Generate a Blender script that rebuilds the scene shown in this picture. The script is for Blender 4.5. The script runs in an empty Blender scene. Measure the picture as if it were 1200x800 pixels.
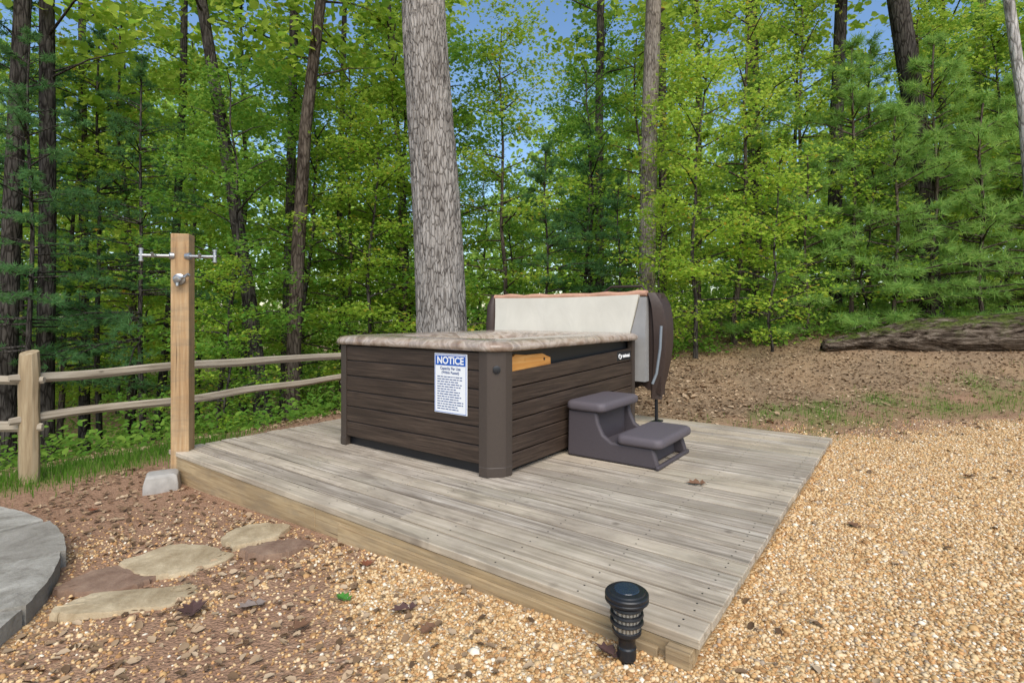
import bpy, bmesh, math, random
import numpy as np
from mathutils import Vector, noise
random.seed(5)
rng = np.random.default_rng(7)
SC = bpy.context.scene
COL = SC.collection
PI = math.pi
F, EYE, HY = 627.0, 1.33, 370.0
def P(px, py, Y): return ((px-600)/F*Y, Y, EYE-(py-HY)/F*Y)

# ------------------------------------------------------------------ helpers
def tag(o, label=None, cat=None, group=None, kind=None):
    if label: o['label'] = label
    if cat: o['category'] = cat
    if group: o['group'] = group
    if kind: o['kind'] = kind
    return o
def thing(name, label, cat, loc=(0,0,0), rz=0, group=None):
    o = bpy.data.objects.new(name, None); COL.objects.link(o)
    o.location = loc; o.rotation_euler = (0,0,rz); o.empty_display_size = .1
    return tag(o, label, cat, group)
def link(name, me, parent=None):
    o = bpy.data.objects.new(name, me); COL.objects.link(o)
    if parent: o.parent = parent
    return o
class MB:
    def __init__(s): s.v=[]; s.f=[]; s.mi=[]
    def add(s, vs, fs, mi=0):
        b=len(s.v); s.v += [tuple(p) for p in vs]
        s.f += [tuple(b+i for i in f) for f in fs]; s.mi += [mi]*len(fs); return s
    def hexa(s, p, mi=0):
        return s.add(p, [(0,3,2,1),(4,5,6,7),(0,1,5,4),(1,2,6,5),(2,3,7,6),(3,0,4,7)], mi)
    def box(s, a, b, mi=0):
        x0,y0,z0=a; x1,y1,z1=b
        return s.hexa([(x0,y0,z0),(x1,y0,z0),(x1,y1,z0),(x0,y1,z0),(x0,y0,z1),(x1,y0,z1),(x1,y1,z1),(x0,y1,z1)], mi)
    def rings(s, loops, cap0=True, cap1=True, mi=0):
        n=len(loops[0]); vs=[p for l in loops for p in l]; fs=[]
        for i in range(len(loops)-1):
            for j in range(n):
                k=(j+1)%n; fs.append((i*n+j, i*n+k, (i+1)*n+k, (i+1)*n+j))
        if cap0: fs.append(tuple(range(n))[::-1])
        if cap1: fs.append(tuple((len(loops)-1)*n+j for j in range(n)))
        return s.add(vs, fs, mi)
    def tube(s, path, radii, n=10, mi=0):
        path=[Vector(p) for p in path]; loops=[]
        for i,p in enumerate(path):
            d=(path[min(i+1,len(path)-1)]-path[max(i-1,0)]).normalized()
            ref=Vector((1,0,0)) if abs(d.x)<.9 else Vector((0,1,0))
            a=d.cross(ref).normalized(); b=d.cross(a)
            r=radii[i] if hasattr(radii,'__len__') else radii
            loops.append([p+a*(r*math.cos(2*PI*k/n))+b*(r*math.sin(2*PI*k/n)) for k in range(n)])
        return s.rings(loops, mi=mi)
    def lathe(s, prof, n=40, c=(0,0), mi=0):
        return s.rings([[(c[0]+r*math.cos(2*PI*k/n), c[1]+r*math.sin(2*PI*k/n), z) for k in range(n)] for r,z in prof], mi=mi)
    def prism(s, poly, axis, a, b, mi=0):
        def m(p,t): return (t,p[0],p[1]) if axis==0 else ((p[0],t,p[1]) if axis==1 else (p[0],p[1],t))
        return s.rings([[m(p,a) for p in poly],[m(p,b) for p in poly]], mi=mi)
    def build(s, name, mats, parent=None, smooth=True, bevel=0, ang=40, recalc=True):
        me=bpy.data.meshes.new(name); me.from_pydata(s.v,[],s.f)
        for m in (mats if isinstance(mats,(list,tuple)) else [mats]): me.materials.append(m)
        me.polygons.foreach_set('material_index', s.mi)
        if recalc:
            bm=bmesh.new(); bm.from_mesh(me); bmesh.ops.recalc_face_normals(bm, faces=bm.faces); bm.to_mesh(me); bm.free()
        if smooth:
            me.polygons.foreach_set('use_smooth',[True]*len(me.polygons)); me.set_sharp_from_angle(angle=math.radians(ang))
        me.update()
        o=link(name, me, parent)
        if bevel:
            bv=o.modifiers.new('Bevel','BEVEL'); bv.width=bevel; bv.segments=3; bv.limit_method='ANGLE'; bv.angle_limit=math.radians(35)
        return o
def scatter_mesh(name, tv, tf, pos, R, S, mat, smooth=False):
    tv=np.asarray(tv,float); tf=np.asarray(tf,int); N=len(pos); k=len(tv); nf,fl=tf.shape
    S=np.asarray(S,float)
    if S.ndim==1: S=S[:,None]*np.ones((1,3))
    V=np.einsum('nij,nkj->nki', R, tv[None]*S[:,None,:])+pos[:,None,:]
    Fi=(tf[None]+(np.arange(N)*k)[:,None,None]).reshape(-1)
    me=bpy.data.meshes.new(name)
    me.vertices.add(N*k); me.vertices.foreach_set('co', V.astype(np.float32).reshape(-1))
    me.loops.add(N*nf*fl); me.loops.foreach_set('vertex_index', Fi.astype(np.int32))
    me.polygons.add(N*nf); me.polygons.foreach_set('loop_start', (np.arange(N*nf)*fl).astype(np.int32))
    if smooth: me.polygons.foreach_set('use_smooth', np.ones(N*nf,bool))
    me.update(calc_edges=True); me.validate()
    me.materials.append(mat); return me
def frames(fwd, nrm):
    fwd=fwd/np.linalg.norm(fwd,axis=1,keepdims=True)
    side=np.cross(fwd,nrm); side/=np.linalg.norm(side,axis=1,keepdims=True)+1e-9
    n=np.cross(side,fwd); return np.stack([side,fwd,n],axis=2)
def rand_frames(N, tilt, rs=rng):
    az=rs.random(N)*2*PI; f=np.stack([np.cos(az),np.sin(az),rs.normal(0,tilt,N)],1)
    n=np.stack([rs.normal(0,tilt,N),rs.normal(0,tilt,N),np.ones(N)],1); return frames(f,n)
def ss(a,b,x):
    t=np.clip((np.asarray(x,float)-a)/(b-a),0,1); return t*t*(3-2*t)

# ------------------------------------------------------------------ terrain
def wav(x,y): return np.sin(1.7*x+.6*y+.4)*.4+np.sin(-1.1*x+2.3*y)*.35+np.sin(3.9*x+3.1*y+1)*.25
def gz(x,y):
    x=np.asarray(x,float); y=np.asarray(y,float)
    base=.01+.145*ss(-3,.9,x)+.035*ss(1.2,4,x)
    e=(x+3.82)*-.834+(y-4.233)*.551
    drop=-.2*np.clip(e-.25,0,16)
    yy=np.maximum(y,.5); w=ss(.0,.34,x/yy)*ss(3,5,y)
    rise=np.interp(y,[5.2,7.5,9,11,14,40,200],[0,.16,.32,.50,.72,1.5,4])+.50*ss(2.6,7.6,x)*ss(6.2,9.8,y)+.03*wav(x*1.9,y*1.9)*ss(7.0,9,y)*ss(1.5,3,x)
    amp=.015*ss(5,9,np.hypot(x,y))+.02*ss(9,14,np.hypot(x,y))
    return base+(1-w)*drop+w*rise+wav(x,y)*amp
def g1(x,y): return float(gz(x,y))
NX,NYY=.606,1.792
U=(.5985,.801); V_=(-.8014,.598); TH=math.atan2(U[1],U[0]); DT=.25
DU,DV=3.715,4.215
def D(u,v,z=0): return (NX+u*U[0]+v*V_[0], NYY+u*U[1]+v*V_[1], z)
def dloc(x,y):
    rx=np.asarray(x)-NX; ry=np.asarray(y)-NYY
    return rx*U[0]+ry*U[1], rx*V_[0]+ry*V_[1]
def zones(x,y):
    n=wav(x*1.3,y*1.3)*.35+np.sin(7*x+3*y)*.08
    n2=wav(x*2.1+3,y*2.6)*.5+np.sin(9*x-5*y)*.2+np.sin(17*x+11*y)*.12
    dg=y-.30*(x-3.2)
    gr=(.22+.32*ss(-.2,.6,n2))+(.80)*ss(-1.05,.6,x+n*.9+n2*.25-.15*(y-2))
    gr=np.clip(gr,0,1)*(1-ss(4.35,5.75,dg+n*.5+n2*.45))
    left=ss(.2,-.6,x)*ss(3.2,4.4,y); gr=gr*(1-left)
    e=(x+3.82)*-.834+(y-4.233)*.551
    lit=np.maximum(ss(5.0,6.8,dg+n*.6+n2*.5)*ss(-1,1,x), ss(.6,1.6,e))
    gs=np.exp(-((dg-5.8-n*.6-n2*.3)/.60)**2)*ss(1.2,3.2,x)*(.66+.75*n2)
    gs=np.maximum(gs, .45*ss(.15,.5,n)*ss(6,6.6,y)*ss(9.5,8,y)*ss(1,2.5,x))
    gs=np.maximum(gs, np.exp(-((e-.15)/.45)**2)*ss(-2.5,-3.4,x)*1.0)
    return np.clip(gr,0,1), np.clip(gs,0,1), np.clip(lit,0,1)

# ------------------------------------------------------------------ materials
class NT:
    def __init__(s,name):
        s.m=bpy.data.materials.new(name); s.m.use_nodes=True; s.t=s.m.node_tree; s.b=s.t.nodes['Principled BSDF']; s.out=s.t.nodes['Material Output']; s.nrm=None
    def n(s,ty,**kw):
        nd=s.t.nodes.new(ty)
        for k,v in kw.items(): setattr(nd,k,v)
        return nd
    def l(s,a,b): s.t.links.new(a,b)
    def put(s,sock,v):
        if isinstance(v,(int,float)): sock.default_value=v
        elif isinstance(v,tuple): sock.default_value=v+(1,) if len(v)==3 else v
        else: s.l(v,sock)
    def mix(s,fac,a,b,blend='MIX'):
        nd=s.n('ShaderNodeMix',data_type='RGBA',blend_type=blend); s.put(nd.inputs[0],fac); s.put(nd.inputs[6],a); s.put(nd.inputs[7],b); return nd.outputs[2]
    def math(s,op,a,b=0.0):
        nd=s.n('ShaderNodeMath',operation=op); s.put(nd.inputs[0],a); s.put(nd.inputs[1],b); return nd.outputs[0]
    def ramp(s,fac,stops,interp='LINEAR'):
        nd=s.n('ShaderNodeValToRGB'); cr=nd.color_ramp; cr.interpolation=interp
        while len(cr.elements)<len(stops): cr.elements.new(.5)
        for e,(p,c) in zip(cr.elements,stops): e.position=p; e.color=c+(1,) if isinstance(c,tuple) else (c,c,c,1)
        s.l(fac,nd.inputs[0]); return nd.outputs[0]
    def co(s,scale=(1,1,1),which='Object',off=None):
        tc=s.n('ShaderNodeTexCoord'); mp=s.n('ShaderNodeMapping'); mp.inputs['Scale'].default_value=scale
        src=tc.outputs[which]
        if off is not None:
            va=s.n('ShaderNodeVectorMath',operation='ADD'); s.l(src,va.inputs[0]); s.l(off,va.inputs[1]); src=va.outputs[0]
        s.l(src,mp.inputs[0]); return mp.outputs[0]
    def noise(s,vec,scale,detail=4,rough=.55,dist=0):
        nd=s.n('ShaderNodeTexNoise'); s.l(vec,nd.inputs['Vector']); nd.inputs['Scale'].default_value=scale; nd.inputs['Detail'].default_value=detail; nd.inputs['Roughness'].default_value=rough; nd.inputs['Distortion'].default_value=dist; return nd.outputs[0]
    def voro(s,vec,scale,feature='F1'):
        nd=s.n('ShaderNodeTexVoronoi',feature=feature); s.l(vec,nd.inputs['Vector']); nd.inputs['Scale'].default_value=scale; return nd
    def isl(s): return s.n('ShaderNodeNewGeometry').outputs['Random Per Island']
    def bump(s,h,st=.5,d=.01):
        nd=s.n('ShaderNodeBump'); nd.inputs['Strength'].default_value=st; nd.inputs['Distance'].default_value=d; s.l(h,nd.inputs['Height']); s.nrm=nd.outputs[0]; s.l(nd.outputs[0],s.b.inputs['Normal'])
    def done(s,col,rough=.8,spec=.3):
        s.put(s.b.inputs['Base Color'],col); s.put(s.b.inputs['Roughness'],rough); s.b.inputs['Specular IOR Level'].default_value=spec; return s.m
    def matte(s,col):
        d=s.n('ShaderNodeBsdfDiffuse'); s.put(d.inputs[0],col)
        if s.nrm: s.l(s.nrm,d.inputs['Normal'])
        s.t.nodes.remove(s.b); s.l(d.outputs[0],s.out.inputs[0]); return s.m
def plain(name,c,rough=.6,spec=.3,nscale=25,var=.25,bump=.15):
    t=NT(name); v=t.co(); n=t.noise(v,nscale,4)
    col=t.mix(n,tuple(x*(1-var) for x in c),tuple(min(1,x*(1+var)) for x in c))
    if bump: t.bump(n,bump,.004)
    return t.done(col,rough,spec)
def wood(name,dark,mid,light,axis,rough=.85,fine=60,bump=.5,mott=.35,boards=False,cracks=False):
    t=NT(name); r=t.isl()
    cm=t.n('ShaderNodeCombineXYZ'); m50=t.math('MULTIPLY',r,37.0)
    for i in range(3): t.l(m50,cm.inputs[i])
    sc=[fine,fine,fine]; sc[axis]=2.2
    v=t.co(tuple(sc),off=cm.outputs[0]); g=t.noise(v,1,5,.62,.4)
    sc2=[9,9,9]; sc2[axis]=1.1
    v2=t.co(tuple(sc2),off=cm.outputs[0]); g2=t.noise(v2,1,4,.6,.8)
    col=t.ramp(g,[(.28,dark),(.48,mid),(.72,light)])
    col=t.mix(t.ramp(g2,[(.35,0.0),(.62,1.0)]),t.mix(mott,col,dark),col)
    v3=t.co((1,1,1),off=cm.outputs[0])
    vo=t.voro(v3,3.2); knot=t.ramp(vo.outputs['Distance'],[(.03,1.0),(.085,0.0)])
    col=t.mix(t.math('MULTIPLY',knot,.7),col,tuple(x*.45 for x in dark))
    st=t.noise(t.co((1.3,1.3,1.3)),1.5,5,.6)
    if boards:
        r2=t.math('FRACT',t.math('MULTIPLY',r,7.31)); r3=t.math('FRACT',t.math('MULTIPLY',r,17.7))
        v5=t.co((30,.75,30),off=cm.outputs[0]); sk=t.noise(v5,1,5,.7,.6)
        col=t.mix(t.ramp(sk,[(.36,.85),(.50,0.0)]),col,(.115,.092,.071))
        col=t.mix(t.ramp(sk,[(.56,0.0),(.7,.6)]),col,(.72,.655,.565))
        col=t.mix(t.ramp(r2,[(0,.55),(.3,.12),(.7,0.0),(1,.3)]),col,(.21,.17,.13))
        col=t.mix(t.ramp(r3,[(.5,0.0),(1,.5)]),col,(.60,.49,.345))
        s2=t.noise(t.co((2.2,.8,1)),1.3,5,.65); col=t.mix(t.ramp(s2,[(.46,0.0),(.66,.4)]),col,(.29,.26,.18))
        s4=t.noise(t.co((7,1.6,1),off=cm.outputs[0]),1.0,4,.7,.5); col=t.mix(t.ramp(s4,[(.56,0.0),(.72,.65)]),col,(.14,.11,.085))
        col=t.mix(t.ramp(st,[(.38,.5),(.56,0.0)]),col,(.24,.195,.15))
    else:
        col=t.mix(t.math('MULTIPLY',r,.35),col,tuple(x*.6 for x in mid))
        col=t.mix(t.ramp(st,[(.35,.40),(.6,0.0)]),col,tuple(x*.6 for x in mid))
    if cracks:
        sc=[34,34,34]; sc[axis]=.8; ck=t.noise(t.co(tuple(sc),off=cm.outputs[0]),1,3,.6,.3)
        col=t.mix(t.ramp(ck,[(.30,.85),(.37,0.0)]),col,tuple(x*.3 for x in dark))
        s3=t.noise(t.co((3,3,14)),1,5,.65); col=t.mix(t.ramp(s3,[(.45,0.0),(.68,.55)]),col,(.22,.17,.115))
    t.bump(g,bump,.004); return t.done(col,rough,.2)

M={}
M['deck']=wood('weathered_decking',(.26,.21,.16),(.52,.445,.355),(.68,.595,.49),1,fine=46,boards=True,mott=.45,bump=.8)
M['fascia']=wood('treated_lumber',(.22,.14,.07),(.48,.35,.195),(.60,.47,.295),1,mott=.55,bump=.8,cracks=True)
M['post']=wood('post_wood',(.27,.15,.07),(.47,.30,.155),(.58,.42,.25),2,fine=45,cracks=True)
M['rail']=wood('rail_wood',(.17,.13,.09),(.40,.335,.25),(.55,.48,.38),0,fine=36,bump=1.0)
M['fpost']=wood('fence_post_wood',(.20,.135,.075),(.40,.30,.18),(.52,.42,.28),2,fine=40,bump=.9)
M['pine_board']=wood('pine_board',(.40,.15,.04),(.72,.34,.09),(.85,.50,.18),0,fine=30,rough=.35,mott=.6)
t=NT('cabinet_panel'); v=t.co((2.5,2.5,75)); n=t.noise(v,1,5,.65,.5); n2=t.noise(t.co((1.5,1.5,14)),1,4,.6); col=t.ramp(n,[(.3,(.024,.0155,.011)),(.5,(.052,.034,.024)),(.7,(.092,.062,.044))]); col=t.mix(t.ramp(n2,[(.4,.4),(.6,0.0)]),col,(.028,.018,.013)); t.bump(n,.35,.003); M['cab']=t.done(col,.5,.35)
M['corner']=plain('corner_plastic',(.058,.043,.034),.5,.4,60,.12,.08)
M['black']=plain('black_plastic',(.013,.014,.017),.4,.45,60,.2,.05)
M['dirt']=plain('joint_dirt',(.05,.042,.034),.95,.1,40,.3,.2)
M['step']=plain('step_plastic',(.070,.058,.064),.6,.35,150,.12,.25)
M['tread']=plain('tread_plastic',(.108,.091,.101),.6,.35,170,.14,.35)
t=NT('marbled_acrylic'); v=t.co(); a=t.noise(v,4.2,8,.6,1.6); b=t.noise(v,9,6,.6,.8)
col=t.ramp(a,[(.28,(.15,.105,.078)),(.43,(.31,.235,.182)),(.52,(.48,.395,.325)),(.60,(.28,.225,.185)),(.74,(.51,.44,.375))])
col=t.mix(t.ramp(b,[(.48,0.0),(.7,.5)]),col,(.24,.135,.08)); M['marble']=t.done(col,.18,.5)
t=NT('spa_water'); t.b.inputs['Transmission Weight'].default_value=.3; M['water']=t.done((.3,.42,.42),.05,.5)
t=NT('cover_liner'); v=t.co((1,1.2,.7)); n=t.noise(v,4,5,.6,1.0); t.bump(n,.2,.02); M['liner']=t.done(t.mix(n,(.56,.53,.45),(.73,.69,.60)),.75,.15)
M['stripe']=plain('grey_liner',(.30,.29,.28),.7,.15,14,.14,.2)
M['vinyl']=plain('cover_vinyl',(.045,.028,.022),.5,.4,30,.25,.3)
M['tan']=plain('salmon_tan_vinyl',(.50,.28,.19),.6,.3,20,.25,.3)
M['steel']=plain('brushed_steel',(.42,.42,.42),.38,.5,80,.15,.03); M['steel'].node_tree.nodes['Principled BSDF'].inputs['Metallic'].default_value=.9
M['grey_bar']=plain('grey_bar',(.16,.18,.2),.45,.5)
M['white']=plain('sign_white',(.78,.79,.80),.45,.4,8,.04,0)
M['blue']=plain('sign_blue',(.01,.09,.42),.4,.4,8,.05,0)
M['ink']=plain('sign_ink',(.03,.07,.22),.5,.3,8,.05,0)
M['logo']=plain('logo_white',(.85,.85,.85),.4,.4,8,.04,0)
M['concrete']=plain('concrete',(.36,.335,.30),.9,.2,18,.35,.6)
t=NT('lamp_lens'); t.b.inputs['Transmission Weight'].default_value=.55; a=t.n('ShaderNodeTexWave',bands_direction='X'); t.l(t.co(),a.inputs[0]); a.inputs['Scale'].default_value=26; a.inputs['Distortion'].default_value=2
M['lens']=t.done(t.mix(a.outputs['Fac'],(.22,.19,.15),(.70,.64,.54)),.08,.5)
t=NT('patio_stone'); v=t.co(); r=t.isl(); a=t.noise(v,4.2,9,.75,.5); b=t.noise(v,38,5,.75)
col=t.ramp(a,[(.34,(.16,.14,.115)),(.45,(.31,.285,.24)),(.55,(.42,.39,.335)),(.66,(.54,.50,.43))]); col=t.mix(t.math('MULTIPLY',b,.45),col,(.21,.185,.15)); col=t.mix(t.math('MULTIPLY',r,.6),col,(.22,.195,.16)); t.bump(t.math('ADD',t.math('MULTIPLY',a,1.6),b),.8,.008); M['patio']=t.done(col,.92,.15)
def stone_mat(name,c1,c2):
    t=NT(name); v=t.co(); a=t.noise(v,4,9,.7,.5); b=t.noise(v,30,6,.7); col=t.mix(t.ramp(a,[(.35,0.0),(.65,1.0)]),c1,c2); t.bump(b,.7,.008); return t.done(col,.9,.2)
M['flag_tan']=stone_mat('tan_flagstone',(.27,.195,.11),(.57,.46,.30))
M['flag_red']=stone_mat('red_flagstone',(.17,.10,.068),(.33,.225,.155))
# bark
def bark(name,dark,mid,light,sc=1.0,bump=1.0,vs=17,vz=3.6,nzs=2.2,ew=.16):
    t=NT(name); v=t.co((14*sc,14*sc,nzs*sc)); a=t.noise(v,1,6,.68,.6); vo=t.voro(t.co((vs*sc,vs*sc,vz*sc)),1,'DISTANCE_TO_EDGE')
    ed=t.ramp(vo.outputs['Distance'],[(.0,0.0),(ew,1.0)])
    h=t.math('MULTIPLY',t.math('ADD',t.math('MULTIPLY',ed,.5),.5),a)
    col=t.ramp(h,[(.2,dark),(.38,mid),(.6,light)])
    b=t.noise(t.co(),3.0,4,.6); col=t.mix(t.ramp(b,[(.5,0.0),(.68,.45)]),col,tuple(min(1,x*1.35) for x in light))
    t.bump(h,bump,.03); return t.matte(col)
M['bark_big']=bark('ridged_grey_bark',(.045,.038,.034),(.20,.178,.158),(.37,.34,.31),vs=27,vz=5.5,nzs=3.6,ew=.11)
M['bark_dark']=bark('dark_bark',(.014,.012,.010),(.045,.039,.034),(.10,.088,.077))
M['bark_brown']=bark('brown_bark',(.02,.015,.012),(.07,.055,.043),(.14,.112,.09))
M['bark_tan']=bark('grey_tan_bark',(.07,.057,.048),(.21,.175,.148),(.34,.295,.255),vs=26,vz=5,nzs=3.5)
M['bark_pale']=bark('pale_bark',(.12,.11,.10),(.33,.31,.29),(.52,.50,.48))
t=NT('rotting_log_bark'); a=t.noise(t.co((1.6,20,20)),1,7,.75,.5); b=t.noise(t.co(),16,6,.75)
col=t.ramp(a,[(.38,(.012,.009,.007)),(.48,(.10,.074,.054)),(.62,(.33,.265,.205))])
mm=t.noise(t.co((1.2,2.5,2.5)),3.5,7,.72); sx_=t.n('ShaderNodeSeparateXYZ'); t.l(t.n('ShaderNodeNewGeometry').outputs['Normal'],sx_.inputs[0])
f=t.math('MULTIPLY',t.ramp(mm,[(.46,0.0),(.54,.85)]),t.ramp(sx_.outputs[2],[(.25,0.0),(.65,1.0)])); col=t.mix(f,col,t.ramp(b,[(.35,(.03,.05,.01)),(.5,(.10,.14,.025)),(.68,(.22,.27,.06))]))
t.bump(t.math('ADD',a,b),1.0,.08); M['log']=t.matte(col)
# leaves
def leaf_mat(name, stops, tcol, tr=.5):
    t=NT(name); r=t.isl(); oi=t.n('ShaderNodeObjectInfo').outputs['Random']
    col=t.ramp(r,stops)
    col=t.mix(t.math('MULTIPLY',oi,.65),col,tuple(x*.9 for x in stops[0][1]))
    d=t.n('ShaderNodeBsdfDiffuse'); t.l(col,d.inputs[0])
    tl=t.n('ShaderNodeBsdfTranslucent'); t.l(t.mix(.6,col,tcol),tl.inputs[0])
    ms=t.n('ShaderNodeMixShader'); ms.inputs[0].default_value=tr; t.l(d.outputs[0],ms.inputs[1]); t.l(tl.outputs[0],ms.inputs[2]); t.t.nodes.remove(t.b); t.l(ms.outputs[0],t.out.inputs[0]); return t.m
M['leaf_bright']=leaf_mat('yellow_green_leaves',[(0,(.11,.255,.03)),(.5,(.28,.46,.052)),(.94,(.50,.63,.10)),(.985,(.60,.36,.06))],(.78,.91,.14),.5)
M['leaf_mid']=leaf_mat('mid_green_leaves',[(0,(.065,.18,.03)),(.6,(.165,.335,.053)),(1,(.31,.47,.08))],(.50,.74,.12),.5)
M['leaf_far_haze']=leaf_mat('far_leaves_haze_tint',[(0,(.25,.43,.07)),(.5,(.45,.61,.12)),(1,(.64,.76,.20))],(.85,.95,.27),.5)  # haze and light coming through put into the colour: paler than nearer leaves
M['needle_dark']=leaf_mat('dark_needles',[(0,(.06,.155,.060)),(.6,(.115,.24,.088)),(1,(.185,.315,.10))],(.28,.48,.15),.4)
M['needle_blue']=leaf_mat('soft_pine_needles',[(0,(.15,.30,.075)),(.6,(.275,.46,.115)),(1,(.42,.58,.15))],(.55,.75,.19),.45)
M['grass']=leaf_mat('grass_blades',[(0,(.07,.17,.02)),(.6,(.15,.29,.04)),(1,(.27,.36,.08))],(.30,.50,.07),.4)
PEB=[(0,(.36,.20,.088)),(.10,(.54,.335,.15)),(.28,(.67,.475,.255)),(.46,(.58,.405,.22)),(.60,(.70,.53,.33)),(.74,(.47,.275,.122)),(.85,(.78,.69,.545)),(.91,(.58,.32,.14)),(.96,(.37,.285,.205))]
t=NT('pebbles'); r=t.isl(); M['pebble']=t.matte(t.ramp(r,PEB,'CONSTANT'))
t=NT('leaf_litter'); r=t.isl(); M['litter']=t.matte(t.ramp(r,[(0,(.10,.062,.037)),(.35,(.22,.142,.084)),(.7,(.36,.25,.155)),(1,(.47,.35,.23))]))
def dl(name,c): return plain(name,c,.7,.2,60,.35,.3)
M['dl_brown']=dl('dry_brown_leaf',(.18,.095,.055)); M['dl_purple']=dl('dry_purple_leaf',(.10,.055,.048)); M['dl_green']=dl('green_leaf',(.06,.20,.03)); M['dl_red']=dl('rust_leaf',(.26,.095,.05)); M['dl_grey']=dl('grey_dry_leaf',(.24,.19,.16))
# ground
t=NT('ground_mix'); at=t.n('ShaderNodeAttribute'); at.attribute_name='zone'; sp=t.n('ShaderNodeSeparateColor'); t.l(at.outputs['Color'],sp.inputs[0])
v=t.co(); f1=t.noise(v,3.5,6,.65); f2=t.noise(v,45,4,.7)
dirt=t.mix(f1,(.26,.145,.09),(.50,.315,.205)); dirt=t.mix(t.ramp(f2,[(.35,.5),(.6,0.0)]),dirt,(.17,.096,.06))
vo=t.voro(v,74); vc=t.n('ShaderNodeSeparateColor'); t.l(vo.outputs['Color'],vc.inputs[0])
peb=t.ramp(vc.outputs[0],PEB,'CONSTANT')
peb=t.mix(t.ramp(vo.outputs['Distance'],[(.45,0.0),(.8,.5)]),peb,(.30,.18,.09))
f3=t.noise(v,34,6,.75); f4=t.noise(v,1.4,5,.65); lit=t.ramp(f3,[(.3,(.10,.067,.043)),(.46,(.25,.172,.108)),(.6,(.38,.275,.178)),(.8,(.49,.385,.275))]); lit=t.mix(t.ramp(f1,[(.4,.4),(.62,0.0)]),lit,(.175,.11,.068)); lit=t.mix(t.ramp(f4,[(.42,0.0),(.62,.45)]),lit,(.42,.275,.16))
gcol=t.mix(f3,(.08,.13,.03),(.22,.27,.075))
nz=t.math('MULTIPLY',t.math('SUBTRACT',f2,.5),.9)
def th(s,a=.25,b=.65): return t.ramp(t.math('ADD',s,nz),[(a,0.0),(b,1.0)])
col=t.mix(th(sp.outputs[2]),dirt,lit); col=t.mix(th(sp.outputs[0],.35,.75),col,peb); col=t.mix(t.math('MULTIPLY',th(sp.outputs[1],.3,.8),.6),col,gcol)
h=t.math('SUBTRACT',t.math('MULTIPLY',f2,.7),t.math('MULTIPLY',vo.outputs['Distance'],.6)); t.bump(h,.8,.02); M['ground']=t.matte(col)

# ------------------------------------------------------------------ ground
def axis(a,b,step,lo,hi):
    c=list(np.arange(a,b,step)); s=step; x=c[-1]
    while x<hi: s*=1.14; x+=s; c.append(x)
    s=step; x=c[0]
    while x>lo: s*=1.14; x-=s; c.insert(0,x)
    return np.array(c)
xs=axis(-7,7,.09,-220,220); ys=axis(.6,12,.09,-120,260)
XX,YY=np.meshgrid(xs,ys); ZZ=gz(XX,YY)+wav(XX*3,YY*3)*.008
nx,ny=len(xs),len(ys)
vs=np.stack([XX,YY,ZZ],-1).reshape(-1,3); ii=np.arange(nx*ny).reshape(ny,nx)
fs=np.stack([ii[:-1,:-1],ii[:-1,1:],ii[1:,1:],ii[1:,:-1]],-1).reshape(-1,4)
me=bpy.data.meshes.new('ground'); me.from_pydata(vs.tolist(),[],fs.tolist()); me.materials.append(M['ground'])
ca=me.color_attributes.new('zone','FLOAT_COLOR','POINT'); z=zones(XX,YY); cc=np.ones((nx*ny,4),np.float32)
for i in range(3): cc[:,i]=z[i].reshape(-1)
ca.data.foreach_set('color',cc.reshape(-1)); me.polygons.foreach_set('use_smooth',[True]*len(me.polygons))
tag(link('ground',me),'gravel, reddish dirt and leaf litter ground sloping around the deck','ground',kind='structure')

# patio
PC=(-3.86,1.58); PR=1.94; PT=.115
def inpatio(x,y,m=0): return (np.asarray(x)-PC[0])**2+(np.asarray(y)-PC[1])**2<(PR+m)**2
mb=MB()
n=20; rr=[(0.02,.8),(.82,1.20),(1.22,1.56),(1.58,PR)]
for a,(r0,r1) in enumerate(rr):
    for k in range(n):
        a0=2*PI*(k+.37*a)/n+.010/r1; a1=2*PI*(k+1+.37*a)/n-.010/r1; m=14; dr=random.uniform(-.014,.012) if a==3 else 0; jt=.005
        pts=[(PC[0]+(r1+dr+random.uniform(-jt,jt))*math.cos(a0+(a1-a0)*j/m), PC[1]+(r1+dr+random.uniform(-jt,jt))*math.sin(a0+(a1-a0)*j/m)) for j in range(m+1)]
        pts+=[(PC[0]+r0*math.cos(a1+(a0-a1)*j/m), PC[1]+r0*math.sin(a1+(a0-a1)*j/m)) for j in range(m+1)]
        mb.prism(pts,2,-.25,PT+random.uniform(-.008,.004))
mb.lathe([(PR-.05,-.2),(PR-.05,PT-.02),(.01,PT-.02)],48,PC,mi=1)
o=mb.build('patio',[M['patio'],M['dirt']],bevel=.007); tag(o,'curved grey stone paved patio edge at the lower left','patio',kind='structure')
# pebbles
ph=(1+5**.5)/2
iv=np.array([(-1,ph,0),(1,ph,0),(-1,-ph,0),(1,-ph,0),(0,-1,ph),(0,1,ph),(0,-1,-ph),(0,1,-ph),(ph,0,-1),(ph,0,1),(-ph,0,-1),(-ph,0,1)],float); iv/=np.linalg.norm(iv[0])
it=[(0,11,5),(0,5,1),(0,1,7),(0,7,10),(0,10,11),(1,5,9),(5,11,4),(11,10,2),(10,7,6),(7,1,8),(3,9,4),(3,4,2),(3,2,6),(3,6,8),(3,8,9),(4,9,5),(2,4,11),(6,2,10),(8,6,7),(9,8,1)]
Np=340000
px_=rng.uniform(-3.2,5.8,Np); py_=rng.uniform(1.0,5.7,Np)
gr,_,_=zones(px_,py_); u,v=dloc(px_,py_)
keep=(rng.random(Np)<gr**1.2*(1-.5*ss(2.6,5,py_)))&~((u>-.012)&(u<DU+.0)&(v>-.012)&(v<DV))&~inpatio(px_,py_,.0)&(np.abs(px_)<py_*1.03+.15)
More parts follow.
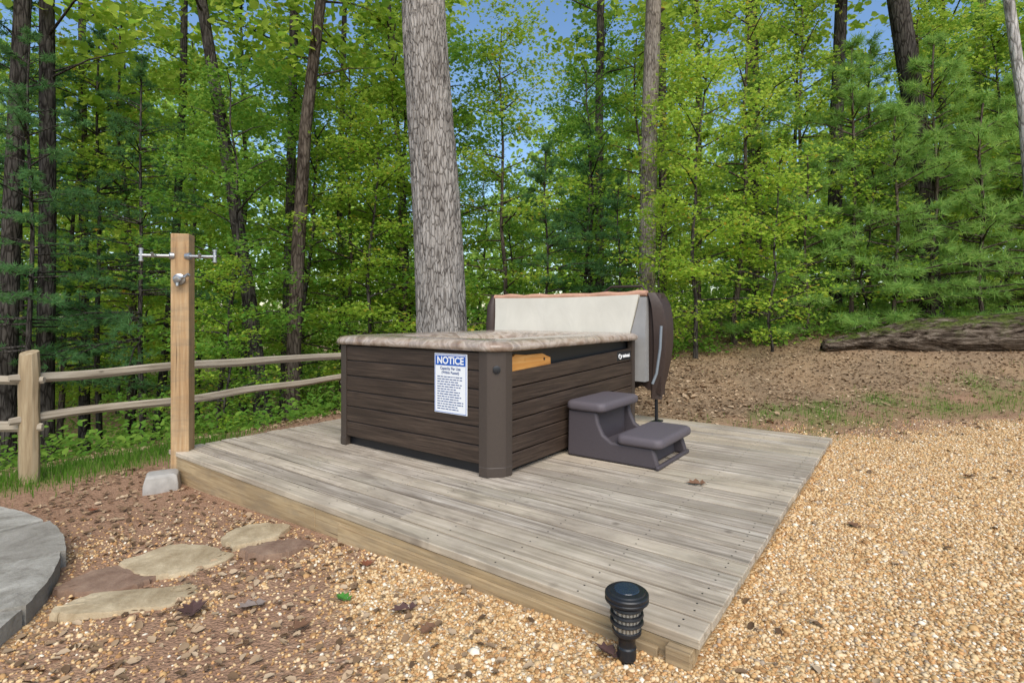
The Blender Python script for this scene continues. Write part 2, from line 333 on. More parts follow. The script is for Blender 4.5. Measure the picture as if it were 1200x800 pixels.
px_,py_=px_[keep],py_[keep]; n=len(px_)
s=rng.lognormal(math.log(.0059),.32,n); S=np.stack([s*rng.uniform(.9,1.4,n),s*rng.uniform(.8,1.1,n),s*rng.uniform(.5,.85,n)],1)
pos=np.stack([px_,py_,gz(px_,py_)+wav(px_*3,py_*3)*.008+s*.2],1)
o=link('gravel',scatter_mesh('gravel',iv,it,pos,rand_frames(n,.35),S,M['pebble'],True)); tag(o,'loose golden tan pea gravel spread around the deck','gravel',kind='stuff')

# ------------------------------------------------------------------ deck
deck=thing('deck','low weathered grey wooden deck platform under the hot tub','deck',D(0,0,DT),TH)
mb=MB(); nb=27; pitch=DU/nb
for k in range(nb):
    e0=random.uniform(-.004,.004); e1=random.uniform(-.01,.012); dz=random.uniform(-.004,.002); u0=k*pitch+.0075+random.uniform(-.0015,.001); u1=(k+1)*pitch-.0075
    segs=[(-.02+e0,DV+.02+e1)]
    if k%3==1:
        c=random.choice([1.62,2.02,2.43,2.84]); segs=[(-.02+e0,c-.002),(c+.002,DV+.02+e1)]
    for a,b in segs: mb.box((u0,a,-.036+dz),(u1,b,dz))
    for j in range(11):
        vv=.06+j*.4095
        for q in (.28,.72):
            c=(u0+(u1-u0)*q+random.uniform(-.004,.004),vv+random.uniform(-.008,.008))
            mb.add([(c[0]+.0042*math.cos(a*PI/4),c[1]+.0042*math.sin(a*PI/4),dz+.0012) for a in range(8)],[tuple(range(8))],1)
o=mb.build('decking',[M['deck'],M['black']],deck,smooth=False,recalc=False)
bv=o.modifiers.new('Bevel','BEVEL'); bv.width=.004; bv.segments=2; bv.limit_method='ANGLE'
def fb(name,a,b,mat='fascia'): MB().box(a,b).build(name,M[mat],deck,smooth=False,bevel=.004)
fb('rim_board',(.012,.0,-.235),(.05,2.2,-.04)); fb('rim_board',(.012,2.204,-.235),(.05,DV,-.04))
fb('rim_board',(.052,.006,-.21),(DU-.05,.044,-.042)); fb('rim_board',(.052,DV-.044,-.215),(DU-.05,DV-.006,-.042)); fb('rim_board',(DU-.048,0,-.2),(DU-.01,DV,-.042))
fb('skirt_board',(-.012,.12,-.18),(.008,1.95,-.072))
MB().box((-.03,.0,-.16),(.008,.085,-.042)).build('corner_block',M['fascia'],deck,smooth=False,bevel=.003)

# concrete block
b=thing('concrete_block','rough grey concrete block at the left corner of the deck','concrete block',(D(-.13,3.98)[0],D(-.13,3.98)[1],g1(*D(-.13,3.98)[:2])),.5)
mb=MB(); loops=[]
for z,s in ((-.05,.10),(.0,.105),(.06,.102),(.115,.092),(.13,.075)):
    loops.append([(s*(1.1 if abs(c)>.5 else 1)*c*random.uniform(.94,1.06), s*sn*random.uniform(.94,1.06), z) for c,sn in ((1,1),(.3,1.05),(-.4,1),(-1,.95),(-1.05,.2),(-1,-.9),(-.2,-1.05),(.5,-1),(1,-.95),(1.05,0))])
mb.rings(loops).build('block',M['concrete'],b,bevel=.006)

# ------------------------------------------------------------------ hot tub
TU,TV=2.265,1.768; cu,cv=.97+TU/2,1.60+TV/2
tub=thing('hot_tub','brown hot tub with marbled rim standing open on the deck','hot tub',D(cu,cv,DT),TH)
hx,hy=TU/2,TV/2
def planks_y(x0,x1,y0,y1,z0,z1,n):
    mb=MB(); h=(z1-z0)/n
    for k in range(n):
        mb.box((x0,y0,z0+k*h+.004),(x1,y1,z0+(k+1)*h-.004))
    mb.box((x0+.012 if x0<0 else x0-.0,y0+.004,z0+.01),(x1+.004 if x0<0 else x1-.012,y1-.004,z1-.01),1); return mb
def planks_x(x0,x1,y0,y1,z0,za,zb,n):
    mb=MB()
    for k in range(n):
        la=z0+(za-z0)*k/n+.004; lb=z0+(zb-z0)*k/n+.004; ha=z0+(za-z0)*(k+1)/n-.004; hb=z0+(zb-z0)*(k+1)/n-.004
        mb.hexa([(x0,y0,la),(x1,y0,lb),(x1,y1,lb),(x0,y1,la),(x0,y0,ha),(x1,y0,hb),(x1,y1,hb),(x0,y1,ha)])
    return mb
E=.155; ZT=.836
planks_y(-hx,-hx+.03,-hy+E,hy-E,.075,ZT,6).build('side_panel',[M['cab'],M['black']],tub,bevel=.005)
planks_y(hx-.03,hx,-hy+E,hy-E,.075,ZT,6).build('side_panel',[M['cab'],M['black']],tub,bevel=.005)
planks_x(-hx+E,hx-E,-hy,-hy+.028,.03,.700,.770,6).build('side_panel',M['cab'],tub,bevel=.005)
planks_x(-hx+E,hx-E,hy-.028,hy,.06,ZT,ZT,6).build('side_panel',M['cab'],tub,bevel=.005)
MB().box((-hx+.05,-hy+.06,0),(hx-.05,hy-.06,ZT)).build('inner_frame',M['black'],tub)
x0=-hx+E+.03; y0=-hy
MB().prism([(x0,.60),(x0+.52,.60),(x0+.51,.765),(x0+.46,.780),(x0+.40,.800),(x0+.18,.800),(x0+.06,.812),(x0+.01,.79)],1,y0+.03,y0+.056).build('timber_brace',M['pine_board'],tub,bevel=.004)
mb=MB(); mb.tube([(x0+.42,y0+.032,.758),(x0+.42,y0+.027,.758)],.010,12); mb.build('bolt_hole',M['black'],tub)
for sx in (-1,1):
    for sy in (-1,1):
        c_=.085; X_=hx+.006; Y_=hy+.006
        poly=[(hx-E,hy-.04),(hx-E,Y_)]
        poly+=[(X_-c_-.03,Y_),(X_-c_-.008,Y_-.003),(X_-c_+.012,Y_-.014),(X_-.014,Y_-c_+.012),(X_-.003,Y_-c_-.008),(X_,Y_-c_-.03)]
        poly+=[(X_,hy-E),(hx-.04,hy-E)]
        pl=[(sx*p[0],sy*p[1]) for p in poly]
        mb=MB(); 
        def scl(p,k): return [(sx*(abs(a)+k),sy*(abs(c)+k)) for a,c in p]
        mb.rings([[(a,c,.0) for a,c in scl(pl,.002)],[(a,c,.06) for a,c in scl(pl,.002)],[(a,c,.064) for a,c in pl],[(a,c,ZT+.004) for a,c in pl]])
        cp=mb.build('corner_panel',M['corner'],tub,ang=20)
        if sx<0 and sy<0:
            c=X_-(c_+.002)/2; c2=Y_-(c_+.002)/2
            d=Vector((-1,-1,0)).normalized(); mb=MB()
            mb.tube([Vector((-c,-c2,.72))-d*.01,Vector((-c,-c2,.72))+d*.012,Vector((-c,-c2,.72))+d*.014],[.026,.026,.020],20)
            mb.build('vent',M['black'],cp)
def rrect(ax,ay,r,z,n=10):
    out=[]
    for (qx,qy,a0) in ((1,1,0),(-1,1,PI/2),(-1,-1,PI),(1,-1,1.5*PI)):
        for j in range(n+1):
            a=a0+PI/2*j/n; out.append((qx*(ax-r)+r*math.cos(a),qy*(ay-r)+r*math.sin(a),z))
    return out
prof=[(-.02,.841),(.024,.841),(.036,.849),(.041,.866),(.036,.884),(.020,.900),(-.01,.911),(-.06,.915),(-.28,.911),(-.36,.900),(-.42,.87),(-.46,.80),(-.52,.5),(-.6,.34)]
mb=MB(); mb.rings([rrect(hx+d,hy+d,max(.10,.16+d*.2),z) for d,z in prof],cap0=False); mb.build('shell',M['marble'],tub,ang=60)
mb=MB(); w=rrect(hx-.445,hy-.445,.09,.815); mb.add(w,[tuple(range(len(w)))]); mb.build('water',M['water'],tub)
# maker plate on the right panel
lx,lz=hx-.43,.704
pl=MB().box((lx-.048,-hy-.004,lz-.042),(lx+.245,-hy-.0005,lz+.042)).build('maker_plate',M['black'],tub,bevel=.002)
mb=MB(); mb.tube([(lx+(.012+.0032*a)*math.cos(a),-hy-.006,lz+(.012+.0032*a)*math.sin(a)*.95) for a in np.linspace(0,6.6,36)],.0045,6); mb.build('emblem',M['logo'],pl)
mb=MB(); mb.tube([(lx+.056+.0064*k/2+.004*math.cos(k*1.15),-hy-.006,lz-.003+.013*math.sin(k*1.15)*(1.5 if k%9==0 else 1)) for k in range(50)],.0034,5); mb.build('wordmark',M['logo'],pl)

# notice sign
def text_into(mb,s,size,cx,cz,d,off=0.0,mi=0,align='CENTER',sx=1):
    c=bpy.data.curves.new('lettering','FONT'); c.body=s; c.size=size; c.align_x=align; c.align_y='CENTER'; c.offset=off
    o=bpy.data.objects.new('lettering',c); COL.objects.link(o); dg=bpy.context.evaluated_depsgraph_get(); dg.update()
    me=bpy.data.meshes.new_from_object(o.evaluated_get(dg)); bpy.data.objects.remove(o)
    mb.add([(cx+p.co.x*sx,-d,cz+p.co.y) for p in me.vertices],[tuple(p.vertices) for p in me.polygons],mi); bpy.data.meshes.remove(me)
sc=D(.97,2.017,DT+.602); sg=thing('notice_sign','white and blue NOTICE sign on the left side of the hot tub','sign',(sc[0]-U[0]*.004,sc[1]-U[1]*.004,sc[2]),TH-PI/2)
W,H=.156,.212
MB().box((-W,-.004,-H),(W,.003,H)).build('sign_panel',M['white'],sg,bevel=.002)
mb=MB()
for a,b in (((-W+.006,-H+.006),(W-.006,-H+.009)),((-W+.006,H-.009),(W-.006,H-.006)),((-W+.006,-H+.009),(-W+.009,H-.009)),((W-.009,-H+.009),(W-.006,H-.009))):
    mb.box((a[0],-.0056,a[1]),(b[0],-.004,b[1]))
mb.build('border',M['blue'],sg)
MB().box((-W+.014,-.0060,H-.084),(W-.014,-.0042,H-.016)).build('header',M['blue'],sg)
mb=MB(); text_into(mb,'NOTICE',.070,0,H-.051,.0066,.0022); mb.build('header_lettering',M['white'],sg,recalc=False,smooth=False)
mb=MB(); text_into(mb,'Capacity Per Use',.028,0,H-.106,.0052,.0006); text_into(mb,'(Within Posted)',.026,0,H-.135,.0052,.0006)
rs=random.Random(3); zz=H-.165
while zz>-H+.03:
    x=-W+.03; end=W-.03-rs.uniform(0,.06)
    while x<end-.01:
        wl=min(rs.uniform(.012,.04),end-x); mb.box((x,-.0052,zz-.003),(x+wl,-.0042,zz+.003)); x+=wl+.007
    zz-=.0175
mb.build('notice_lettering',M['ink'],sg,recalc=False,smooth=False)

# folded cover
cv_=thing('spa_cover','folded brown hot tub cover standing upright behind the tub','cover',D(3.40,2.55,DT),TH)
def sag(y0a,y0b,y1,z0,z1,za,ny_,nz_,amp,thk=.085,top_sag=.012,y1b=None):
    mb=MB(); front=[]; 
    for i in range(nz_+1):
        f=i/nz_; row=[]; ye=y1 if y1b is None else y1+(y1b-y1)*f
        for j in range(ny_+1):
            g=j/ny_; yl=y0a+(y0b-y0a)*f; y=yl+(ye-yl)*g; z=z0+(z1-z0)*f-top_sag*f*math.sin(PI*g)
            x=-.115+.015*f-amp*noise.noise((y*1.7,z*2.2,za))-.35*amp*noise.noise((y*5,z*4,za+4))
            row.append((x,y,z))
        front.append(row)
    vs=[p for r_ in front for p in r_]; n1=len(vs); vs+=[(-.015,p[1],p[2]) for p in vs[:n1]]; W_=ny_+1; fs=[]
    for i in range(nz_):
        for j in range(ny_):
            q=(i*W_+j,i*W_+j+1,(i+1)*W_+j+1,(i+1)*W_+j); fs.append(q); fs.append(tuple(n1+k for k in q[::-1]))
    for j in range(ny_): fs.append((j,n1+j,n1+j+1,j+1)); t0=nz_*W_; fs.append((t0+j,t0+j+1,n1+t0+j+1,n1+t0+j))
    for i in range(nz_): fs.append((i*W_,(i+1)*W_,n1+(i+1)*W_,n1+i*W_)); fs.append((i*W_+ny_,n1+i*W_+ny_,n1+(i+1)*W_+ny_,(i+1)*W_+ny_))
    mb.add(vs,fs); return mb
sag(-.72,-.93,.93,.42,1.295,1.0,40,22,.014).build('liner_panel',M['liner'],cv_,ang=70)
sag(-1.00,-1.0,-.726,.42,1.27,5.0,8,22,.010,top_sag=0,y1b=-.936).build('liner_flap',M['stripe'],cv_,ang=70)
mb=MB(); mb.tube([(-.06+.010*math.sin(k*1.3),-1.0+1.95*k/18,1.308-.012*math.sin(PI*k/18)+.006*math.sin(k*1.7)+.004*k/18) for k in range(19)],[.029+.004*math.sin(k*2.1) for k in range(19)],12); mb.build('top_trim',M['tan'],cv_)
mb=MB(); L=[]
for k in range(33):
    tt=k/32; y=-1.12+2.20*tt; zb=.34+.05*math.sin(k*.8)-(.06 if k<3 else 0); zt=1.325-.012*math.sin(PI*tt)-.008*math.sin(k*.6)-(.03 if k in (0,32) else 0); b=.009*math.sin(k*1.1)
    L.append([(.0,y,zb),(.0,y,(zb+zt)/2),(.0,y,zt-.02),(.025,y,zt),(.09+b,y,zt),(.125+b,y,zt-.03),(.135+b,y,(zb+zt)/2),(.115+b,y,zb)])
mb.rings(L); mb.build('outer_panel',M['vinyl'],cv_,ang=70)
mb=MB(); mb.tube([(-.07,.985,.6),(-.085,1.0,.95),(-.07,.995,1.2),(-.04,.98,1.315)],[.06,.066,.062,.04],12); mb.build('end_roll',M['vinyl'],cv_)
mb=MB(); L=[]
for k in range(19):
    tt=k/18; z=1.315-1.08*tt; bow=.075*math.sin(PI*min(1,tt*1.05)**.8); wd=.125*(1-tt**3)+.014; sh=-.06*tt**2; tp=.03*ss(0,.12,tt)
    L.append([(-.08+.09*tt+sh*.3,-1.01-bow*.5-tp*.5,z),(-.04+.06*tt,-1.075-bow-tp,z),(wd+.01,-1.095-bow-tp,z),(wd+.03,-1.04-bow*.7,z),(.03+.03*tt,-.99-bow*.2,z)])
mb.rings(L); mb.build('end_flap',M['vinyl'],cv_,bevel=.010,ang=70)
mb=MB(); mb.box((-.06,-1.10,.0),(.12,-1.02,.016)); mb.hexa([(.02,-1.07,.016),(.06,-1.07,.016),(.06,-1.045,.016),(.02,-1.045,.016),(.02,-1.07,.42),(.05,-1.07,.42),(.05,-1.045,.42),(.02,-1.045,.42)]); mb.build('foot_bracket',M['black'],cv_,bevel=.004)
mb=MB(); mb.tube([(-.12,-1.17,.98),(-.15,-1.17,.76),(-.19,-1.15,.52),(-.22,-1.12,.42)],[.014]*4,10); mb.build('lifter_arm',M['grey_bar'],cv_)
mb=MB(); mb.tube([(.05,-.95,1.32),(.05,-.9,1.385),(.05,-.55,1.39),(.05,-.45,1.325)],[.014]*4,8); mb.build('handle_strap',M['vinyl'],cv_)

# steps
st=thing('spa_steps','grey brown two tread plastic steps beside the hot tub','steps',D(2.11,1.2,DT),TH)
def tread(name,x0,x1,y0,y1,z0,z1):
    mb=MB(); ax,ay=(x1-x0)/2,(y1-y0)/2; cx,cy=(x0+x1)/2,(y0+y1)/2; L=[]
    for d,z in ((-.020,z0),(-.005,z0+.008),(0,z0+.022),(0,z1-.028),(-.005,z1-.012),(-.015,z1-.003),(-.032,z1)):
        L.append([(p[0]+cx,p[1]+cy,p[2]) for p in rrect(ax+d,ay+d,.055,z,8)])
    mb.rings(L); return mb.build(name,M['tread'],st,ang=60)
tread('upper_tread',-.335,.335,.04,.37,.355,.428); tread('lower_tread',-.335,.335,-.40,-.05,.145,.216)
def body(name,x0,x1,y0,y1,z1,tx,ty):
    mb=MB(); mb.hexa([(x0,y0,0),(x1,y0,0),(x1,y1,0),(x0,y1,0),(x0+tx,y0+ty,z1),(x1-tx,y0+ty,z1),(x1-tx,y1,z1),(x0+tx,y1,z1)]); return mb.build(name,M['step'],st,bevel=.02)
for sx in (-1,1):
    mb=MB(); poly=[(.365,0),(.355,.356),(.115,.356),(.10,.27),(.06,.19),(-.01,.146),(-.33,.146),(-.365,.04),(-.365,0)]
    mb.prism(poly,0,sx*.285-.024,sx*.285+.024); mb.build('side_frame',M['step'],st,bevel=.016)
body('upper_riser',-.26,.26,.14,.35,.356,.0,.0); body('lower_riser',-.26,.26,-.29,.10,.146,.0,.02)
MB().box((-.32,-.38,0),(.32,-.35,.03)).build('foot_rail',M['step'],st,bevel=.01)

# hook post
hp=D(.075,4.13,DT); post=thing('towel_post','square wooden post with metal towel hooks at the deck corner','post',hp,.22)
MB().prism([(-.066,-.066),(.066,-.066),(.066,.066),(-.066,.066)],2,-.22,1.735).build('post_shaft',M['post'],post,smooth=False,bevel=.006)
for sx in (-1,1):
    mb=MB(); mb.tube([(sx*.045,-.05,1.555),(sx*.072,-.06,1.555),(sx*.078,-.062,1.555)],[.030,.030,.022],16)
    mb.tube([(sx*.06,-.06,1.555),(sx*.14,-.075,1.553),(sx*.21,-.085,1.552),(sx*.275,-.09,1.552)],[.015,.014,.014,.014],12)
    mb.tube([(sx*.262,-.089,1.515),(sx*.262,-.089,1.555),(sx*.262,-.089,1.598)],[.014,.015,.013],12)
    mb.tube([(sx*.262,-.089,1.594),(sx*.262,-.089,1.606),(sx*.262,-.089,1.612)],[.019,.019,.010],12)
    mb.tube([(sx*.262,-.089,1.520),(sx*.262,-.089,1.508),(sx*.262,-.089,1.502)],[.018,.018,.010],12)
    mb.tube([(sx*.16,-.078,1.553),(sx*.165,-.13,1.542),(sx*.168,-.145,1.57)],[.011]*3,8)
    mb.build('towel_hook',M['steel'],post)
mb=MB(); mb.tube([(0,-.064,1.37),(0,-.082,1.37),(0,-.086,1.37)],[.046,.044,.036],24); mb.tube([(0,-.08,1.37),(0,-.10,1.37),(0,-.125,1.372),(0,-.135,1.372)],[.022,.026,.030,.018],16); mb.tube([(0,-.115,1.37),(.05,-.12,1.388),(.085,-.122,1.405),(.09,-.122,1.41)],[.013,.012,.016,.008],12); mb.tube([(.0,-.11,1.36),(.0,-.115,1.315)],[.013,.011],10)
mb.build('valve',M['steel'],post)

# ------------------------------------------------------------------ fence
A=Vector((-3.82,4.233,0)); Bv=Vector((-2.19,6.7,0)); dd=(Bv-A).normalized()
fence=thing('split_rail_fence','weathered split rail fence running behind the deck on the left','fence',(A.x,A.y,g1(A.x,A.y)))
fz=fence.location.z
def fpost(p,h):
    mb=MB(); L=[]; z0=g1(p.x,p.y)-fz-.15
    for k in range(12):
        z=z0+(h-z0)*k/11; L.append([(p.x-A.x+(.072+.008*noise.noise((a*2,k*.6,p.x)))*math.cos(a)*(1.0 if k<11 else .9),p.y-A.y+(.06+.008*noise.noise((a*2+9,k*.6,p.x)))*math.sin(a)*(1 if k<11 else .9),z+(.02*math.sin(a) if k==11 else 0)) for a in np.linspace(0,2*PI,11)[:-1]])
    mb.rings(L); mb.build('fence_post',M['fpost'],fence,ang=35)
def rail(p,q,za,zb,r=.036,sd=0):
    n=30; Lg=(q-p).length; L=[]
    for k in range(n+1):
        x=Lg*k/n; w=.04*noise.noise((x*.8,sd,0)); h=.03*noise.noise((x*1.1,sd+5,1)); tp=1 if 0<k<n else .7
        L.append([(x,w+tp*(r*.75+.014*noise.noise((j*1.7,x*.9,sd)))*math.cos(j*2*PI/6+.3),h+tp*(r*1.1+.018*noise.noise((j*2.1,x*.9,sd+3)))*math.sin(j*2*PI/6+.3)) for j in range(6)])
    mb=MB(); mb.rings(L); o=mb.build('rail',M['rail'],fence,ang=25); d=q-p
    o.location=(p.x-A.x,p.y-A.y,za-fz); o.rotation_euler=(0,-math.asin((zb-za)/Lg),math.atan2(d.y,d.x))
fpost(A,1.04-fz); C2=A+dd*3.12; fpost(C2,1.02-fz); C3=C2+dd*2.9; fpost(C3,1.0-fz)
C0=A+Vector((-2.8,-.35,0)); fpost(C0,1.0-fz)
rail(A-dd*.12,C2+dd*.1,.845,.835,sd=1); rail(A-dd*.12,C2+dd*.1,.51,.55,sd=2)
rail(C2-dd*.1,C3+dd*.1,.84,.82,sd=3); rail(C2-dd*.1,C3+dd*.1,.5,.48,sd=4)
d0=(A-C0).normalized(); rail(C0-d0*.1,A+d0*.1,.80,.83,sd=6); rail(C0-d0*.1,A+d0*.1,.42,.46,sd=7)

# ------------------------------------------------------------------ solar lamp
lx_,ly_=.395,1.842; lz=g1(lx_,ly_)+.012
lamp=thing('path_light','small black solar path light in front of the deck corner','garden light',(lx_,ly_,lz))
MB().lathe([(.018,-.07),(.026,-.01),(.032,-.004),(.033,.034),(.029,.040),(.030,.064),(.036,.072),(.046,.082),(.050,.086),(.050,.100),(.03,.102)],32).build('stake_base',M['black'],lamp,bevel=.002)
MB().lathe([(.045,.098),(.047,.102),(.047,.196),(.045,.204)],32).build('lens',M['lens'],lamp)
for z in (.126,.152,.178): MB().lathe([(.046,z-.006),(.053,z-.008),(.058,z-.003),(.056,z+.004),(.046,z+.005)],32).build('louvre_ring',M['black'],lamp)
MB().lathe([(.05,.192),(.070,.192),(.0745,.196),(.0745,.202),(.0715,.205),(.0745,.208),(.0745,.217),(.0715,.221),(.063,.223),(.061,.228),(.05,.231),(.03,.232),(.002,.2325)],40).build('cap',M['black'],lamp,ang=30)
MB().lathe([(.002,.2342),(.042,.2332),(.044,.2305)],24).build('solar_panel',plain('solar_cell',(.02,.032,.055),.18,.5),lamp)

# ------------------------------------------------------------------ stepping stones
def stone(px,py,rx,ry,rot,mat,label,sides=8):
    zg=.05; Y=(EYE-zg)*F/(py-HY); X=(px-600)/F*Y; r=random.Random(px)
    pts=[]
    for k in range(sides):
        a=2*PI*k/sides+r.uniform(-.28,.28); rr=r.uniform(.90,1.2); pts.append((rx*rr*math.cos(a),ry*rr*math.sin(a)))
    fine=[]
    for k in range(sides):
        a,b=pts[k],pts[(k+1)%sides]
        for j in range(7):
            f=j/7; bulge=1+.05*math.sin(PI*f); fine.append(((a[0]+(b[0]-a[0])*f)*bulge+r.uniform(-.009,.009),(a[1]+(b[1]-a[1])*f)*bulge+r.uniform(-.009,.009)))
    mb=MB(); mb.rings([[(x*1.02,y*1.02,-.05) for x,y in fine],[(x*1.005,y*1.005,.026) for x,y in fine],[(x*.98,y*.98,.034+r.uniform(-.003,.003)) for x,y in fine],[(x*.6,y*.6,.037+r.uniform(-.003,.003)) for x,y in fine]])
    o=mb.build('stepping_stone',M[mat],None,ang=30); o.location=(X,Y,g1(X,Y)-.006); o.rotation_euler=(random.uniform(-.03,.03),random.uniform(-.03,.03),rot)
    tag(o,label,'stepping stone','stepping stones beside the deck')
stone(207,660,.25,.18,.25,'flag_tan','large tan flagstone in the middle of the stepping stones',6)
stone(124,682,.21,.12,-.1,'flag_red','reddish brown flagstone nearest the curved patio',7)
stone(152,708,.27,.10,.25,'flag_tan','long flat tan flagstone nearest the camera',6)
stone(297,631,.18,.16,.5,'flag_tan','tan flagstone closest to the concrete block and deck edge',6)
stone(330,651,.18,.085,.25,'flag_red','narrow red flagstone lying against the deck side',6)

# ------------------------------------------------------------------ fallen leaves
LT=[(0,0,0),(.12,.1,.03),(.3,.18,.06),(.16,.3,.03),(.36,.5,.08),(.17,.56,.03),(.24,.8,.06),(.08,.78,.02),(0,1,0),(-.08,.78,.02),(-.24,.8,.07),(-.17,.56,.03),(-.36,.5,.1),(-.16,.3,.03),(-.3,.18,.05),(-.12,.1,.03)]
def fallen(px,py,size,rot,mat,label,zs=None):
    zg=.1
    for _ in range(6):
        Y=(EYE-zg)*F/(py-HY); X=(px-600)/F*Y; zg=g1(X,Y) if zs is None else zs
    s=size
    mb=MB(); vs=[(p[0]*s,(p[1]-.5)*s,(p[2]*1.5+.25*(p[1]-.5)**2)*s) for p in LT]+[(0,0,.0),(0,.25*s,.01*s),(0,-.25*s,.01*s)]
    n=16; fs=[]
    for k in range(n):
        y=(LT[k][1]+LT[(k+1)%n][1])/2; c=18 if y<.35 else (16 if y<.65 else 17); fs.append((k,(k+1)%n,c))
    fs+= [(4,16,17),(12,17,16),(4,18,16),(12,16,18)]
    mb.add(vs,fs); o=mb.build('fallen_leaf',M[mat],None,recalc=False); o.location=(X,Y,zg+(.014 if zs is None else .004)); o.rotation_euler=(random.uniform(-.15,.15),random.uniform(-.15,.15),rot)
    tag(o,label,'leaf','fallen leaves')
fallen(815,567,.13,1.2,'dl_brown','curled brown leaf lying on the deck boards',DT)
fallen(226,718,.17,.5,'dl_purple','large dark purple brown oak leaf near the long tan flagstone')
fallen(293,714,.13,2.2,'dl_grey','pale grey dry leaf on the dirt right of the oak leaf')
fallen(402,704,.09,1.0,'dl_green','fresh green leaf lying on the gravel')
fallen(430,664,.10,.2,'dl_red','rust red leaf against the deck skirt')
fallen(352,738,.11,-.6,'dl_brown','brown leaf lying left of centre at the bottom edge')
fallen(472,718,.12,1.7,'dl_purple','dark dry leaf on gravel under the deck edge')
fallen(712,768,.11,.9,'dl_purple','dark purple leaf left of the path light base')
fallen(500,742,.09,2.7,'dl_brown','small brown leaf below the deck edge near centre')
fallen(110,600,.10,.3,'dl_red','reddish leaf on bare dirt beyond the patio')
fallen(1000,618,.09,.3,'dl_brown','brown leaf on gravel right of the deck')
fallen(1135,560,.10,1.3,'dl_brown','brown leaf on gravel at far right')
lq=np.array([(0,-.5,0),(.3,-.2,.1),(.24,.2,.06),(0,.5,-.08),(-.24,.2,.06),(-.3,-.2,.1)]); lf=[(0,1,2,3),(0,3,4,5)]
def litter(N,xr,yr,fn,smin,smax):
    x=rng.uniform(*xr,N); y=rng.uniform(*yr,N); u,v=dloc(x,y); k=(rng.random(N)<fn(x,y))&~((u>-.02)&(u<DU+.02)&(v>-.02)&(v<DV+.02))&~inpatio(x,y,.02)
    x,y=x[k],y[k]; return np.stack([x,y,gz(x,y)+.012],1), rng.uniform(smin,smax,len(x))
p1,s1=litter(30000,(-3.5,8.5),(5.0,12.5),lambda x,y: .15+zones(x,y)[2]*.8,.018,.058)
p2,s2=litter(5000,(-3.4,1.2),(1.2,4.6),lambda x,y: .22+.75*ss(.3,-1,x),.018,.050)
p3,s3=litter(700,(.5,6),(1.6,5.6),lambda x,y: .4+0*x,.02,.05)
p4,s4=litter(9000,(-16,3),(4.8,20),lambda x,y: zones(x,y)[2],.05,.11)
pp=np.concatenate([p1,p2,p3,p4]); sl=np.concatenate([s1,s2,s3,s4])
tag(link('leaf_litter',scatter_mesh('leaf_litter',lq,lf,pp,rand_frames(len(pp),.3),sl,M['litter'])),'scattered small brown leaves on dirt and forest floor','leaf litter',kind='stuff')
gt=np.array([(-.5,0,0),(.5,0,0),(.32,.12,.55),(-.32,.12,.55),(0,.42,1.0)]); gf=[(0,1,2),(0,2,3),(3,2,4)]
NG=110000
x=rng.uniform(-7,8.5,NG); y=rng.uniform(3.4,9.5,NG)
x=np.concatenate([x,rng.uniform(-6.5,-1.9,50000)]); y=np.concatenate([y,rng.uniform(2.4,6.2,50000)]); _,g,_=zones(x,y); u,v=dloc(x,y)
k=(rng.random(len(x))<g**1.6*.7)&~((u>-.0)&(u<DU)&(v>0)&(v<DV))&~inpatio(x,y,.02); x,y=x[k],y[k]; n=len(x); az=rng.random(n)*2*PI
R=np.zeros((n,3,3)); R[:,0,0]=np.cos(az); R[:,1,0]=np.sin(az); R[:,0,1]=-np.sin(az); R[:,1,1]=np.cos(az); R[:,2,2]=1
h=rng.uniform(.02,.075,n)*(1+.8*ss(-2.4,-3.6,x)); S=np.stack([np.full(n,.006),h,h],1)
tag(link('grass',scatter_mesh('grass',gt,gf,np.stack([x,y,gz(x,y)],1),R,S,M['grass'])),'low green grass along the fence and bank foot','grass',kind='stuff')

# ------------------------------------------------------------------ fallen log on bank
a=Vector(P(965,402,8.9)); b=Vector(P(1345,352,8.3)); mb=MB(); L=[]
a.z=g1(a.x,a.y)+.10; b.z=g1(b.x,b.y)+.50
n=100; NJ=28
for k in range(n+1):
    f=k/n; c=a.lerp(b,f)-a; c.z+=.03*math.sin(f*9); r=(.10+.17*ss(.02,.35,f)+.09*f)*(1 if 0<k<n else .8)
    L.append([(c.x+.05*noise.noise((f*30,j*.9,4)),c.y+r*(1+.14*noise.noise((f*14,math.cos(j*2*PI/NJ)*2,math.sin(j*2*PI/NJ)*2)))*math.cos(j*2*PI/NJ)+.03*noise.noise((f*10,j*1.9,1)),c.z+r*(1+.14*noise.noise((f*14+5,math.cos(j*2*PI/NJ)*2,math.sin(j*2*PI/NJ)*2)))*math.sin(j*2*PI/NJ)+.03*noise.noise((f*10,j*1.9,8))) for j in range(NJ)])
mb.rings(L); o=mb.build('fallen_log',M['log'],None,ang=120); o.location=a; tag(o,'thick mossy rotting fallen log lying along the dirt bank','log')

